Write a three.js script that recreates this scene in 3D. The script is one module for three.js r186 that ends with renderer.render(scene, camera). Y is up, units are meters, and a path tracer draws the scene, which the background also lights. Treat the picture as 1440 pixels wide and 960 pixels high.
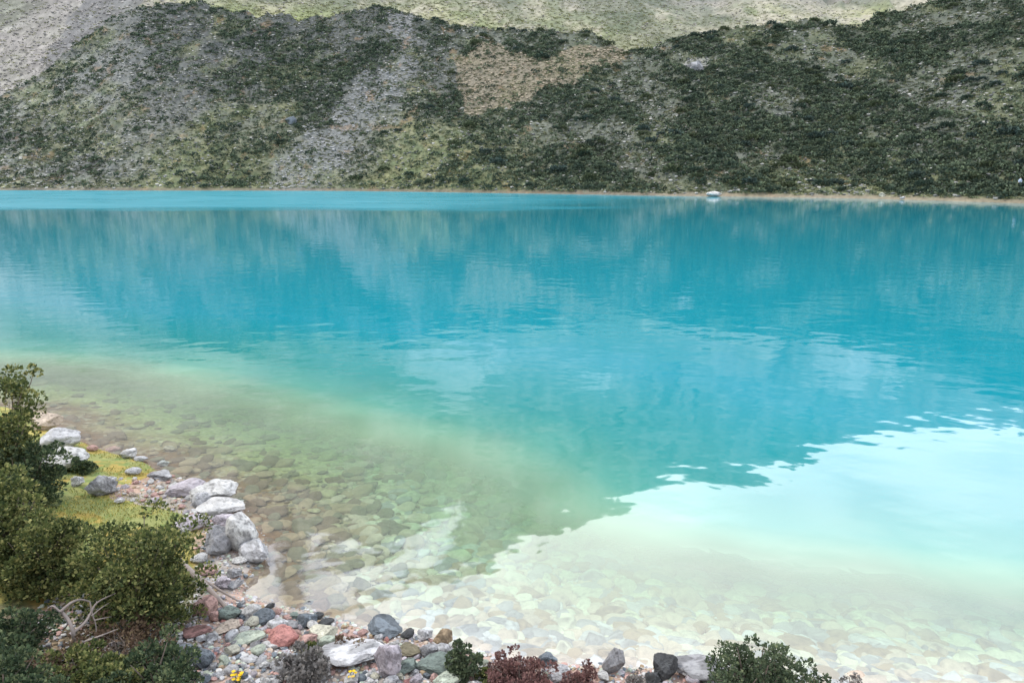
import * as THREE from 'three';
import { mergeGeometries, mergeVertices, toCreasedNormals } from 'three/addons/utils/BufferGeometryUtils.js';
import { MarchingCubes } from 'three/addons/objects/MarchingCubes.js';

// ---------------------------------------------------------------- camera, sky, sun, exposure
const scene = new THREE.Scene();
const FOCAL = 1040, EYE = 6, HORIZON = 239;                 // focal length and horizon row in pixels of the 1440 x 960 photograph; eye 6 m above the lake
const PITCH = Math.atan((480 - HORIZON) / FOCAL);
const camera = new THREE.PerspectiveCamera(2 * Math.atan(480 / FOCAL) * 180 / Math.PI, 1.5, 0.1, 6000);
camera.position.set(0, EYE, 0);
camera.rotation.x = -PITCH;
scene.add(camera);

const renderer = new THREE.WebGLRenderer({ antialias: true });
renderer.setSize(1024, 682);
renderer.toneMapping = THREE.LinearToneMapping;
renderer.toneMappingExposure = 0.93;
renderer.shadowMap.enabled = true;

const SUN = new THREE.Vector3(-0.52, 0.8, -0.12).normalize();
const sun = new THREE.DirectionalLight(0xfff1dd, 2.6);
sun.position.copy(SUN).multiplyScalar(400);
sun.castShadow = true;
sun.shadow.radius = 5;                                       // hazy sun behind thin cloud
Object.assign(sun.shadow.camera, { left: -300, right: 300, top: 300, bottom: -300, near: 1, far: 1500 });
sun.shadow.mapSize.set(4096, 4096);
scene.add(sun, sun.target);

// ---------------------------------------------------------------- numbers
function rng(seed) { let a = seed >>> 0; return () => { a = (a + 0x6D2B79F5) | 0; let t = Math.imul(a ^ (a >>> 15), 1 | a); t = (t + Math.imul(t ^ (t >>> 7), 61 | t)) ^ t; return ((t ^ (t >>> 14)) >>> 0) / 4294967296; }; }
const clamp = (x, a = 0, b = 1) => Math.min(b, Math.max(a, x));
const lerp = (a, b, t) => a + (b - a) * t;
const smooth = (a, b, x) => { const t = clamp((x - a) / (b - a)); return t * t * (3 - 2 * t); };
const mix3 = (a, b, t) => [lerp(a[0], b[0], t), lerp(a[1], b[1], t), lerp(a[2], b[2], t)];
function hash3(x, y, z) { let h = Math.imul(x, 374761393) + Math.imul(y, 668265263) + Math.imul(z, 2147483647 - 1274126177); h = Math.imul(h ^ (h >>> 13), 1274126177); return ((h ^ (h >>> 16)) >>> 0) / 4294967296; }
function noise(x, y, z = 0) {
  const xi = Math.floor(x), yi = Math.floor(y), zi = Math.floor(z), fx = x - xi, fy = y - yi, fz = z - zi;
  const u = fx * fx * (3 - 2 * fx), v = fy * fy * (3 - 2 * fy), w = fz * fz * (3 - 2 * fz);
  const a = lerp(lerp(hash3(xi, yi, zi), hash3(xi + 1, yi, zi), u), lerp(hash3(xi, yi + 1, zi), hash3(xi + 1, yi + 1, zi), u), v);
  if (z === 0) return a;
  const b = lerp(lerp(hash3(xi, yi, zi + 1), hash3(xi + 1, yi, zi + 1), u), lerp(hash3(xi, yi + 1, zi + 1), hash3(xi + 1, yi + 1, zi + 1), u), v);
  return lerp(a, b, w);
}
function fbm(x, y, z = 0, oct = 4) { let s = 0, a = 0.5, n = 0; for (let i = 0; i < oct; i++) { s += a * noise(x, y, z); n += a; a *= 0.5; x = x * 2.03 + 17.3; y = y * 2.03 + 9.1; if (z !== 0) z = z * 2.03 + 5.7; } return s / n; }
function curve(points) {                                     // piecewise linear through [x, y ...] rows sorted by x
  return (x) => { let i = 0; while (i < points.length - 2 && x > points[i + 1][0]) i++; const [x0, y0] = points[i], [x1, y1] = points[i + 1]; return lerp(y0, y1, clamp((x - x0) / (x1 - x0))); };
}
function inside(poly, x, y) { let c = false; for (let i = 0, j = poly.length - 1; i < poly.length; j = i++) { const [xi, yi] = poly[i], [xj, yj] = poly[j]; if ((yi > y) !== (yj > y) && x < (xj - xi) * (y - yi) / (yj - yi) + xi) c = !c; } return c; }
function lineDistance(line, x, y) { let best = 1e9; for (let i = 0; i + 1 < line.length; i++) { const [ax, ay] = line[i], [bx, by] = line[i + 1], dx = bx - ax, dy = by - ay; const t = clamp(((x - ax) * dx + (y - ay) * dy) / (dx * dx + dy * dy)); best = Math.min(best, Math.hypot(x - ax - dx * t, y - ay - dy * t)); } return best; }

// pixels of the photograph <-> directions
const CP = Math.cos(PITCH), SP = Math.sin(PITCH);
function ray(px, py) { const x = (px - 720) / FOCAL, y = (480 - py) / FOCAL; return new THREE.Vector3(x, y * CP - SP, -CP - y * SP).normalize(); }
function project(x, y, z) { const dy = y - EYE, up = dy * CP - z * SP, f = -z * CP - dy * SP; return [720 + FOCAL * x / f, 480 - FOCAL * up / f, f]; }
function onLake(px, py) { const d = ray(px, py), t = -EYE / d.y; return [d.x * t, EYE * 0 + d.z * t]; }
const azimuth = (d) => Math.atan2(d.x, -d.z), rise = (d) => d.y / Math.hypot(d.x, d.z);

// ---------------------------------------------------------------- sky: broken bright cloud with blue between
{
  const W = 1024, H = 512, data = new Float32Array(W * H * 4);
  for (let j = 0; j < H; j++) for (let i = 0; i < W; i++) {
    const el = ((j + 0.5) / H - 0.5) * Math.PI, az = ((i + 0.5) / W - 0.5) * 2 * Math.PI;
    const y = Math.max(Math.sin(el), 0), x = Math.cos(el) * Math.cos(az), z = Math.cos(el) * Math.sin(az), s = 1.35 / (y + 0.32);
    const n = fbm(x * s + 58.6, z * s + 11.7, 0, 6), m = fbm(x * s * 0.5 + 30.3, z * s * 0.5 + 8.2, 0, 3);
    const cover = smooth(0.36, 0.60, n * 0.6 + m * 0.4);
    const blue = [0.42, 0.72, 1.2], thick = 2.3 + 1.1 * smooth(0.3, 0.8, fbm(x * s * 1.7 + 5, z * s * 1.7 + 40, 0, 4)), cloud = [thick, thick * 1.0, thick * 1.03];
    const c = mix3(blue, cloud, cover * 0.93 + 0.05);
    data.set([c[0], c[1], c[2], 1], (j * W + i) * 4);
  }
  const t = new THREE.DataTexture(data, W, H, THREE.RGBAFormat, THREE.FloatType);
  t.mapping = THREE.EquirectangularReflectionMapping; t.magFilter = THREE.LinearFilter; t.needsUpdate = true;
  scene.background = t; scene.environment = t;
}

// ---------------------------------------------------------------- scene helpers
const taken = new Map();
function numbered(name) { const k = taken.get(name) ?? 0; taken.set(name, k + 1); return k ? `${name}_${String(k).padStart(3, '0')}` : name; }
function add(o, name, data, parent = scene) { o.name = parent === scene ? numbered(name) : name; o.castShadow = o.receiveShadow = true; Object.assign(o.userData, data ?? {}); parent.add(o); return o; }
function floatTexture(w, h, fill, repeat) {
  const data = new Float32Array(w * h * 4);
  for (let j = 0; j < h; j++) for (let i = 0; i < w; i++) { const c = fill((i + 0.5) / w, (j + 0.5) / h, i, j); data.set([c[0], c[1], c[2], 1], (j * w + i) * 4); }
  const t = new THREE.DataTexture(data, w, h, THREE.RGBAFormat, THREE.FloatType);
  t.magFilter = t.minFilter = THREE.LinearFilter; t.wrapS = t.wrapT = repeat ? THREE.RepeatWrapping : THREE.ClampToEdgeWrapping; t.needsUpdate = true;
  return t;
}
function gridGeometry(nu, nv, at, colorAt, uvs) {            // at(i, j) -> [x, y, z]
  const p = new Float32Array(nu * nv * 3), idx = [];
  for (let j = 0; j < nv; j++) for (let i = 0; i < nu; i++) p.set(at(i, j), (j * nu + i) * 3);
  for (let j = 0; j + 1 < nv; j++) for (let i = 0; i + 1 < nu; i++) { const a = j * nu + i, b = a + 1, c = a + nu, d = c + 1; idx.push(a, b, d, a, d, c); }
  const g = new THREE.BufferGeometry();
  g.setAttribute('position', new THREE.BufferAttribute(p, 3));
  g.setIndex(idx); g.computeVertexNormals();
  if (colorAt) { const c = new Float32Array(nu * nv * 3), n = g.attributes.normal; for (let k = 0; k < nu * nv; k++) c.set(colorAt(p[k * 3], p[k * 3 + 1], p[k * 3 + 2], k % nu, Math.floor(k / nu), n.getX(k), n.getY(k), n.getZ(k)), k * 3); g.setAttribute('color', new THREE.BufferAttribute(c, 3)); }
  (uvs ?? []).forEach((f, m) => { const u = new Float32Array(nu * nv * 2); for (let k = 0; k < nu * nv; k++) u.set(f(p[k * 3], p[k * 3 + 1], p[k * 3 + 2]), k * 2); g.setAttribute(m ? 'uv' + m : 'uv', new THREE.BufferAttribute(u, 2)); });
  return g;
}

// ---------------------------------------------------------------- near shore: one field for bank and lake bed
const SHORE_PX = [[-420, 530], [-260, 548], [-100, 560], [0, 572], [45, 580], [75, 600], [110, 622], [150, 636], [195, 648], [225, 665], [262, 680], [300, 690], [335, 706], [345, 735], [368, 765], [362, 785], [340, 812], [338, 838], [380, 852], [440, 862], [480, 878], [530, 893], [575, 898], [640, 912], [700, 928], [780, 940], [860, 938], [940, 945], [1010, 950], [1060, 955], [1200, 972], [1440, 990], [1750, 1000]];
const EDGE_PX = [[-420, 430], [-260, 450], [0, 486], [150, 494], [300, 512], [480, 548], [640, 584], [760, 612], [850, 655], [905, 690], [1000, 722], [1100, 740], [1300, 762], [1440, 778], [1750, 830]];
const SHORE = SHORE_PX.map((p) => onLake(...p)), EDGE = EDGE_PX.map((p) => onLake(...p));
SHORE.unshift([-500, -120], [-150, -48], [-60, -28]); SHORE.push([40, -9], [120, -8], [400, -4]);
EDGE.unshift([-500, -140], [-150, -62], [-60, -42]); EDGE.push([40, -13], [120, -13], [400, -10]);
const LAND = [...SHORE, [400, 200], [-500, 200]], SHELF = [...EDGE, [400, 200], [-500, 200]];
function rawField(x, z) {                                    // > 0 height of land above the lake, < 0 minus the depth of water
  const dS = lineDistance(SHORE, x, z);
  if (inside(LAND, x, z)) return 0.03 + 0.13 * Math.min(dS, 3) + 0.5 * Math.max(0, dS - 3) + 0.45 * smooth(5, 9, dS) * Math.min(dS - 5, 6) * 0.6;
  const dE = lineDistance(EDGE, x, z);
  if (inside(SHELF, x, z)) { const t = dS / (dS + dE + 1e-6); return -(0.10 * Math.min(1, dS * 3) + 1.35 * t * (0.82 + 0.18 * t)) ; }
  return -(1.45 + Math.min(0.17 * dE, 3.2));
}
// the field on a fine grid round the camera, read back bilinearly
const FX0 = -24, FZ0 = -34, FS = 0.1, FNX = 401, FNZ = 361;
const FIELD = new Float32Array(FNX * FNZ);
for (let j = 0; j < FNZ; j++) for (let i = 0; i < FNX; i++) FIELD[j * FNX + i] = rawField(FX0 + i * FS, FZ0 + j * FS);
function field(x, z) {
  const u = (x - FX0) / FS, v = (z - FZ0) / FS, i = Math.floor(u), j = Math.floor(v);
  if (i < 0 || j < 0 || i >= FNX - 1 || j >= FNZ - 1) return rawField(x, z);
  const a = FIELD[j * FNX + i], b = FIELD[j * FNX + i + 1], c = FIELD[(j + 1) * FNX + i], d = FIELD[(j + 1) * FNX + i + 1];
  return lerp(lerp(a, b, u - i), lerp(c, d, u - i), v - j);
}
function groundY(x, z) {
  const h = field(x, z), wob = (fbm(x * 0.9 + 40, z * 0.9 + 7, 0, 3) - 0.5), fine = fbm(x * 5 + 3, z * 5 + 60, 0, 2) - 0.5;
  return (h > 0 ? h : h * 0.72) + wob * (h > 0 ? 0.22 * smooth(0, 0.3, h) : 0.25 * smooth(0, 0.5, -h)) + fine * 0.05;
}
function onGround(px, py) {                                  // where the sight line of a pixel meets the bank or the lake's floor
  const d = ray(px, py); let t = 2;
  for (let k = 0; k < 4000; k++) { const y = EYE + d.y * t; if (y <= groundY(d.x * t, d.z * t)) break; t += 0.01; }
  return new THREE.Vector3(d.x * t, EYE + d.y * t, d.z * t);
}
// what lies on the bank: turf, gravel, litter
const GRAVEL_PX = [[150, 690], [205, 668], [262, 672], [335, 700], [340, 730], [300, 742], [262, 726], [215, 712], [165, 708]];
function turfShare(x, z, px, py) {
  if (px > 330 || px < -400) return 0;
  const n = fbm(x * 1.3 + 9, z * 1.3 + 2, 0, 3) - 0.5;
  if (inside(GRAVEL_PX, px + n * 30, py + n * 20)) return 0.08;
  const right = curve([[560, 330], [720, 262], [790, 285], [840, 262], [880, 225], [960, 210]])(py);
  return smooth(14, -14, px - right + n * 46) * smooth(885, 850, py + n * 40) * 0.97;
}
const GX0 = -24, GW = 40, GZ0 = -34, GD = 36;
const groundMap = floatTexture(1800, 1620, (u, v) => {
  const x = GX0 + u * GW, z = GZ0 + v * GD, h = field(x, z), [px, py] = project(x, Math.max(h, -0.6), z);
  const a = fbm(x * 1.1, z * 1.1, 0, 4), b = fbm(x * 6 + 11, z * 6, 0, 3), g = noise(x * 34, z * 34), g2 = noise(x * 15 + 70, z * 15);
  if (h < -0.005) {                                          // sediment and small stones of the lake floor
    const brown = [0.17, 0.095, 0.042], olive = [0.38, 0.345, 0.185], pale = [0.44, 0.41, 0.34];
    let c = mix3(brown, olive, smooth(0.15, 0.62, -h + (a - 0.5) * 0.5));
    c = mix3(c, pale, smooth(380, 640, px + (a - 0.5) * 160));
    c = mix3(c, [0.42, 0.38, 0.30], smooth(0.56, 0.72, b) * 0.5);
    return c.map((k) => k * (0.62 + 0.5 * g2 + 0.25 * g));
  }
  const gravel = mix3([0.34, 0.31, 0.285], [0.42, 0.30, 0.25], smooth(0.45, 0.62, a)).map((k) => k * (0.45 + 0.55 * g + 0.3 * g2));
  const litter = mix3([0.07, 0.055, 0.035], [0.17, 0.14, 0.095], smooth(0.4, 0.68, b)).map((k) => k * (0.5 + 0.8 * g));
  let turf = mix3([0.215, 0.235, 0.075], [0.34, 0.30, 0.085], smooth(0.42, 0.62, a));
  turf = mix3(turf, [0.33, 0.235, 0.05], smooth(0.56, 0.66, fbm(x * 2.1 + 80, z * 2.1 + 5, 0, 3)) * 0.8);
  turf = mix3(turf, [0.13, 0.20, 0.05], smooth(0.55, 0.68, b) * 0.7).map((k) => k * (0.75 + 0.35 * g + 0.15 * g2));
  let c = mix3(gravel, turf, turfShare(x, z, px, py));
  c = mix3(c, litter, smooth(330, 240, px + (a - 0.5) * 80) * smooth(835, 885, py + (b - 0.5) * 60));
  return c;
});
function spaced(a, b, step, lo, hi) { const s = []; for (let x = a; x <= b + 1e-6; x += step) s.push(x); let d = step; for (let x = a; x > lo;) { d *= 1.25; x -= d; s.unshift(Math.max(x, lo)); } d = step; for (let x = s[s.length - 1]; x < hi;) { d *= 1.25; x += d; s.push(Math.min(x, hi)); } return s; }
const gxs = spaced(-17, 11, 0.11, -430, 310), gzs = spaced(-24, -4, 0.11, -300, 120);
const groundGeo = gridGeometry(gxs.length, gzs.length, (i, j) => { const x = gxs[i], z = gzs[j]; return [x, x > -30 && x < 20 && z > -40 ? groundY(x, z) : (rawField(x, z) > 0 ? rawField(x, z) : rawField(x, z) * 0.72) + (z > 10 ? 2 * (fbm(x * 0.1, z * 0.1, 0, 3) - 0.5) : 0), z]; }, null, [(x, y, z) => [(x - GX0) / GW, (z - GZ0) / GD]]);
groundGeo.index.array.reverse(); groundGeo.computeVertexNormals();
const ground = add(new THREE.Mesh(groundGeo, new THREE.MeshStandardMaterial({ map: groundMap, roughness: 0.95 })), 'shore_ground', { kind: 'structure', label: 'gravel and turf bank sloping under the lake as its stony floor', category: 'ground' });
console.log('ground');

// ---------------------------------------------------------------- far shore: scrub covered moraine
const azCurve = (rows) => curve(rows.map(([px, py]) => { const d = ray(px, py); return [azimuth(d), d]; }).sort((a, b) => a[0] - b[0]).map(([a, d]) => [a, rise(d)]));
const farShore = azCurve([[-900, 258], [-400, 263], [0, 267.5], [200, 268], [480, 268.5], [700, 271.5], [950, 275.5], [1200, 279], [1440, 286], [1800, 310], [2400, 360]]);
const crestRise = azCurve([[-900, 150], [-300, 170], [-120, 165], [0, 134], [65, 98], [130, 46], [170, 16], [200, 4], [240, 2], [290, 3], [325, 16], [360, 20], [420, 25], [470, 16], [520, 9], [570, 12], [640, 35], [700, 40], [780, 40], [830, 46], [880, 69], [905, 70], [945, 58], [1000, 45], [1060, 35], [1130, 27], [1180, 35], [1210, 38], [1240, 15], [1300, 6], [1345, -6], [1440, -40], [1700, -110], [2400, -60]]);
const rangeOf = (az) => -EYE / farShore(az);
const AZ0 = -0.86, AZ1 = 0.92, HN = 940, HM = 270;
function moraine(az, t) {                                    // t: 0 at the water, 1 at the crest
  const r0 = rangeOf(az), tc = crestRise(az), w = 62 + 330 * Math.max(0, tc - 0.02) * 0.9, r = r0 + w * t, hc = EYE + (r0 + w) * tc;
  let h;
  if (t < 0) h = t * 40; else if (t <= 1) h = hc * (0.82 * t + 0.18 * t * t); else h = hc * (1 - 0.9 * (t - 1));
  const x = Math.sin(az) * r, z = -Math.cos(az) * r, amp = smooth(0, 0.1, t);
  const along = x * 0.86 + h * 0.9;                          // gullies run down the slope, leaning to the lake's outlet
  const gully = Math.abs(fbm(along * 0.045 + 4, h * 0.008, 0, 3) - 0.5) * 2, streak = fbm((h - 0.62 * x) * 0.32, (x + 0.62 * h) * 0.02 + 9, 0, 3) - 0.5;
  const left = smooth(-20, -90, x);
  h += amp * (gully * 5.5 - 1.8) * (t > 0.9 ? lerp(1, 0.35, smooth(0.9, 1, t)) : 1) + amp * left * streak * 3.4;
  h += amp * ((fbm(x * 0.16, z * 0.16 + h * 0.1, 0, 4) - 0.5) * 3.2 + (fbm(x * 0.8, z * 0.8 + h * 0.5, 0, 3) - 0.5) * 1.5);
  if (t > 0 && t < 0.25) h = Math.max(h, t * 14);
  return [x, h, z];
}
const rowT = (j) => -0.06 + 1.5 * Math.pow(j / (HM - 1), 1.0);
const GULLY_PX = [[568, 25], [575, 70], [548, 120], [508, 165], [468, 212], [420, 258]];
const TAN_PX = [[640, 125], [650, 75], [690, 60], [760, 85], [800, 70], [860, 60], [880, 75], [830, 110], [760, 130], [700, 158], [650, 160]];
const clampSum = (...k) => clamp(k.reduce((a, b) => a + b, 0));
function slopeZones(px, py, x, y, z) {                       // shares of ground cover, read off the photograph
  const n = fbm(x * 0.05 + 50, y * 0.07 + 3, 0, 3) - 0.5, m = fbm(x * 0.16 + 9, y * 0.2 + 31, 0, 3) - 0.5;
  const gd = lineDistance(GULLY_PX, px, py), gw = lerp(10, 40, smooth(20, 240, py));
  return {
    gully: smooth(gw * 1.5, gw * 0.4, gd + m * 60 + n * 24) * 0.85,
    tan: inside(TAN_PX, px + n * 40, py + m * 26) ? 1 : 0,
    slab: Math.hypot((px - 980) / 15, (py - 92) / 9) < 1 + m ? 0.5 : 0,
    scree: smooth(-40, 120, 330 - px + (170 - py) * 0.6 + n * 220) * 0.75,
    dark: smooth(190, 90, py + n * 90 + Math.max(0, px - 640) * 0.25) * smooth(150, 300, px) * smooth(720, 600, px),
    grass: clampSum(smooth(140, 235, py + n * 140) * smooth(140, 260, px) * smooth(520, 400, px) * 0.8, smooth(130, 200, py + n * 90) * smooth(470, 560, px) * smooth(860, 640, px) * 0.95, smooth(0.0, 0.28, n + m * 0.6) * 0.7, smooth(236, 262, py) * 0.55),
    scrub: clampSum(smooth(640, 900, px) * 0.75, smooth(560, 660, px) * smooth(130, 60, py) * 0.5, smooth(0.02, 0.2, m) * 0.35, smooth(260, 420, px) * smooth(560, 430, px) * smooth(110, 220, py) * 0.4),
  };
}
function hillColor(x, y, z) {
  const [px, py] = project(x, y, z), k = slopeZones(px, py, x, y, z), g = noise(x * 1.7, y * 2.1, z * 1.3), g2 = fbm(x * 0.5, y * 0.7 + 8, 0, 3), g3 = noise(x * 3.3 + 5, y * 3.9, z * 2.2);
  let c = mix3([0.12, 0.135, 0.12], [0.18, 0.19, 0.165], g2);
  c = mix3(c, [0.20, 0.205, 0.20], k.scree * 0.8);
  c = mix3(c, [0.075, 0.085, 0.085], k.dark * 0.75);
  c = mix3(c, mix3([0.125, 0.165, 0.06], [0.235, 0.24, 0.105], smooth(0.3, 0.7, g2)), k.grass * 0.75);
  c = mix3(c, [0.075, 0.10, 0.06], k.scrub * 0.45);
  c = mix3(c, [0.22, 0.23, 0.232], k.gully * 0.75);
  c = mix3(c, [0.25, 0.215, 0.155], k.tan * 0.7);
  c = mix3(c, [0.42, 0.42, 0.42], k.slab);
  c = mix3(c, [0.26, 0.15, 0.06], smooth(0.70, 0.78, fbm(x * 0.22 + 7, y * 0.3 + 90, 0, 3)) * 0.4);
  const beach = smooth(1.3, 0.35, y + (g - 0.5) * 0.8);
  c = mix3(c, mix3([0.17, 0.14, 0.115], [0.30, 0.245, 0.185], smooth(850, 1000, px)), beach * 0.7);
  const lines = fbm((y - 0.62 * x) * 0.55, (x + 0.62 * y) * 0.03 + 40, 0, 3);
  const f = 0.8 * (0.55 + 0.5 * g + 0.5 * g3) * (1 + smooth(330, 60, px) * 1.5 * (lines - 0.5));
  return c.map((q) => q * f);
}
const hillGeo = gridGeometry(HN, HM, (i, j) => moraine(lerp(AZ0, AZ1, i / (HN - 1)), rowT(j)), hillColor);
const hill = add(new THREE.Mesh(hillGeo, new THREE.MeshStandardMaterial({ vertexColors: true, roughness: 0.96 })), 'moraine_hillside', { kind: 'structure', label: 'scrubby moraine slope rising from the far shore', category: 'hillside' });
console.log('hill');
function hillPoint(az, t) { return new THREE.Vector3(...moraine(az, t)); }
function onHill(px, py) {                                    // where a pixel's sight line meets the moraine
  const d = ray(px, py), az = azimuth(d), want = rise(d); let t = 0;
  for (; t < 1; t += 0.002) { const [x, y, z] = moraine(az, t); if ((y - EYE) / Math.hypot(x, z) >= want) break; }
  return hillPoint(az, t);
}

// ---------------------------------------------------------------- the mountain behind it, whose skyline the lake mirrors
const mirrored = (px, py) => { const d = ray(px, py); return [azimuth(d), -rise(d)]; };
const skyline = curve([[-1.3, 0.55], ...[[-500, 800], [200, 935], [300, 925], [400, 905], [480, 868], [560, 832], [640, 808], [690, 795], [760, 748], [830, 736], [900, 696], [950, 668], [985, 668], [1000, 680], [1060, 674], [1130, 645], [1220, 615], [1300, 604], [1440, 585]].map((p) => mirrored(...p)).sort((a, b) => a[0] - b[0]), [0.85, 0.16], [1.3, 0.3]]);
const MN = 900, MM = 300, MZ0 = -1.2, MZ1 = 1.15;
function mountain(az, t) {
  const px = 720 + Math.tan(az) * FOCAL * 0.98, top = skyline(az), rt = 1500;
  const rb = lerp(430, 400, smooth(-0.62, -0.35, az)), ht = top * rt - EYE;
  const hb = lerp(12, 30, smooth(-0.62, -0.4, az)), s = t * t * 0.35 + t * 0.65;
  const r = lerp(rb, rt, t * 0.8 + 0.2 * t * t);
  let h = lerp(hb, ht, s * 0.86 + 0.14 * Math.pow(t, 3));
  const x = Math.sin(az) * r, z = -Math.cos(az) * r, amp = smooth(0.2, 0.5, t) * smooth(1.0, 0.93, t);
  const ridge = 1 - Math.abs(fbm(az * 14 + 3 + t * 1.2, t * 2.2 + 8, 0, 5) - 0.5) * 2;
  h += amp * (ridge - 0.72) * 160 * (0.25 + t) + amp * (fbm(x * 0.02, z * 0.02, 0, 4) - 0.5) * 40;
  h += smooth(0.85, 1, t) * (fbm(az * 40 + 9, 3.3, 0, 4) - 0.5) * 26 + smooth(0, 0.05, t) * (fbm(x * 0.15, z * 0.15, 0, 3) - 0.5) * 3;
  return [x, h, z];
}
const SNOW_PX = [[[655, 708], [600, 738], [540, 778], [442, 792], [425, 745], [470, 738], [430, 800], [425, 872], [500, 842], [560, 815], [615, 792], [640, 752]], [[318, 850], [340, 790], [398, 762], [396, 880], [350, 900]], [[692, 2494], [709, 2494], [713, 2536]]];
const SCAR_PX = [[[692, 490], [709, 490], [716, 536], [696, 534]], [[560, 520], [600, 495], [660, 490], [690, 525], [660, 560], [590, 560]], [[1140, 500], [1180, 475], [1300, 505], [1310, 535], [1200, 545]], [[800, 530], [860, 520], [850, 550]]];
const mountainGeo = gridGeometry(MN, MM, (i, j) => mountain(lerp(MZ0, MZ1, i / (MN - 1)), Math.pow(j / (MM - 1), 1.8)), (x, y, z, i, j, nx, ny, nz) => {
  const [mx, my] = project(x, -y, z), [px, py] = project(x, y, z), n = fbm(x * 0.012, y * 0.016, 0, 4) - 0.5, g = noise(x * 0.35, y * 0.5, z * 0.35), g2 = fbm(x * 0.06 + 4, y * 0.08, 0, 3), q = fbm(x * 0.1, y * 0.14 + 20, 0, 3) - 0.5;
  let c = mix3([0.115, 0.125, 0.115], [0.22, 0.21, 0.195], smooth(0.3, 0.7, g2));
  const low = smooth(170, 60, y + n * 130);
  c = mix3(c, mix3([0.21, 0.245, 0.10], [0.29, 0.295, 0.15], smooth(0.35, 0.65, g2)), low);
  c = mix3(c, [0.34, 0.315, 0.265], low * smooth(0.04, 0.2, q + (px > 960 ? 0.12 : 0) + (px < 250 ? 0.06 : 0) - (px > 300 && px < 560 ? 0.12 : 0)));
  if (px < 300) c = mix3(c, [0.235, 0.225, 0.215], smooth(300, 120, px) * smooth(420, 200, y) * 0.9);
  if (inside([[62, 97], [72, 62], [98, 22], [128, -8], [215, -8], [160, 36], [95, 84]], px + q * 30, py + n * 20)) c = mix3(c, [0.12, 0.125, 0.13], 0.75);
  if (Math.abs(px - lerp(880, 990, smooth(-20, 55, py)) - (py < 20 ? 0 : 6)) < 4) c = mix3(c, [0.55, 0.5, 0.4], low * 0.7);
  c = mix3(c, [0.07, 0.095, 0.05], smooth(0.1, 0.2, n) * 0.6 * (1 - low * 0.6));
  for (const s of SNOW_PX) if (inside(s, mx + q * 26, my + n * 22)) c = [0.86, 0.88, 0.92];
  for (const s of SCAR_PX) if (inside(s, mx + q * 90, my + n * 60)) c = mix3(c, [0.42, 0.43, 0.45], 0.5);
  if (c[0] > 0.8) return c;
  const f = (0.5 + 0.55 * g + 0.5 * noise(x * 0.9, y * 1.2 + z * 0.3)) * (1 + smooth(330, 150, px) * 0.9 * (fbm((y - 0.62 * x) * 0.3, (x + 0.62 * y) * 0.02, 0, 3) - 0.5));
  return c.map((k) => k * f);
});
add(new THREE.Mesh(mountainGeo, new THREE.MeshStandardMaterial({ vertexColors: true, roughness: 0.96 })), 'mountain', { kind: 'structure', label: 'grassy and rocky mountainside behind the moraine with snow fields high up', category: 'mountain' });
console.log('mountain');

// ---------------------------------------------------------------- the lake: milky turquoise meltwater, clear over the shelf
const WX0 = -34, WW = 68, WZ0 = -44, WD = 44;
const depthAt = (x, z) => Math.max(0, -field(x, z));
const clearCurve = curve([[0, 0.99], [0.35, 0.94], [0.6, 0.83], [0.8, 0.69], [1.0, 0.49], [1.2, 0.27], [1.4, 0.10], [1.7, 0]]), clearness = (d) => clearCurve(d);   // what share of light the silty column of that depth lets through
const clearMap = (scale) => floatTexture(900, 600, (u, v) => { const x = WX0 + u * WW, z = WZ0 + v * WD, t = Math.min(1, scale * clearness(depthAt(x, z) * (0.85 + 0.3 * fbm(x * 0.4, z * 0.4, 0, 3)))); return [t, t, t]; });
const STAIN = [curve([[0, 1], [0.25, 0.86], [0.6, 0.60], [0.85, 0.42], [1.1, 0.24], [1.35, 0.08], [1.7, 0.008], [2.6, 0]]), curve([[0, 1], [0.25, 0.94], [0.6, 0.80], [0.85, 0.64], [1.1, 0.48], [1.35, 0.32], [1.7, 0.235], [2.6, 0.265]]), curve([[0, 1], [0.25, 0.87], [0.6, 0.61], [0.85, 0.43], [1.1, 0.335], [1.35, 0.26], [1.7, 0.24], [2.6, 0.35]])];
const waterColor = floatTexture(900, 600, (u, v) => {        // body colour of the column: stained by its thickness, silt blue where deep
  const x = WX0 + u * WW, z = WZ0 + v * WD, d = depthAt(x, z);
  const k = (c) => STAIN.map((f) => f(d))[c];
  return [k(0), k(1), k(2)];
});
const ripple = (() => {                                      // tiling sum of small waves, 32 m a side
  const r = rng(77), N = 1024, waves = [];
  for (let k = 0; k < 56; k++) { const L = 0.18 * Math.pow(15, r()), dir = (r() - 0.5) * 2.2 + Math.PI / 2, kx = Math.round(Math.cos(dir) * 32 / L), ky = Math.round(Math.sin(dir) * 32 / L); waves.push([kx, ky, r() * 6.283, Math.pow(L, 1.25) * 0.06]); }
  const h = new Float32Array(N * N);
  for (const [kx, ky, ph, a] of waves) { const cu = [], su = []; for (let i = 0; i < N; i++) { cu.push(Math.cos(2 * Math.PI * kx * i / N)); su.push(Math.sin(2 * Math.PI * kx * i / N)); } for (let j = 0; j < N; j++) { const b = 2 * Math.PI * ky * j / N + ph, cb = Math.cos(b) * a, sb = Math.sin(b) * a; for (let i = 0; i < N; i++) h[j * N + i] += su[i] * cb + cu[i] * sb; } }
  return floatTexture(N, N, (u, v, i, j) => { const k = 0.5 + h[j * N + i] * 0.35; return [k, k, k]; }, true);
})();
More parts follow.
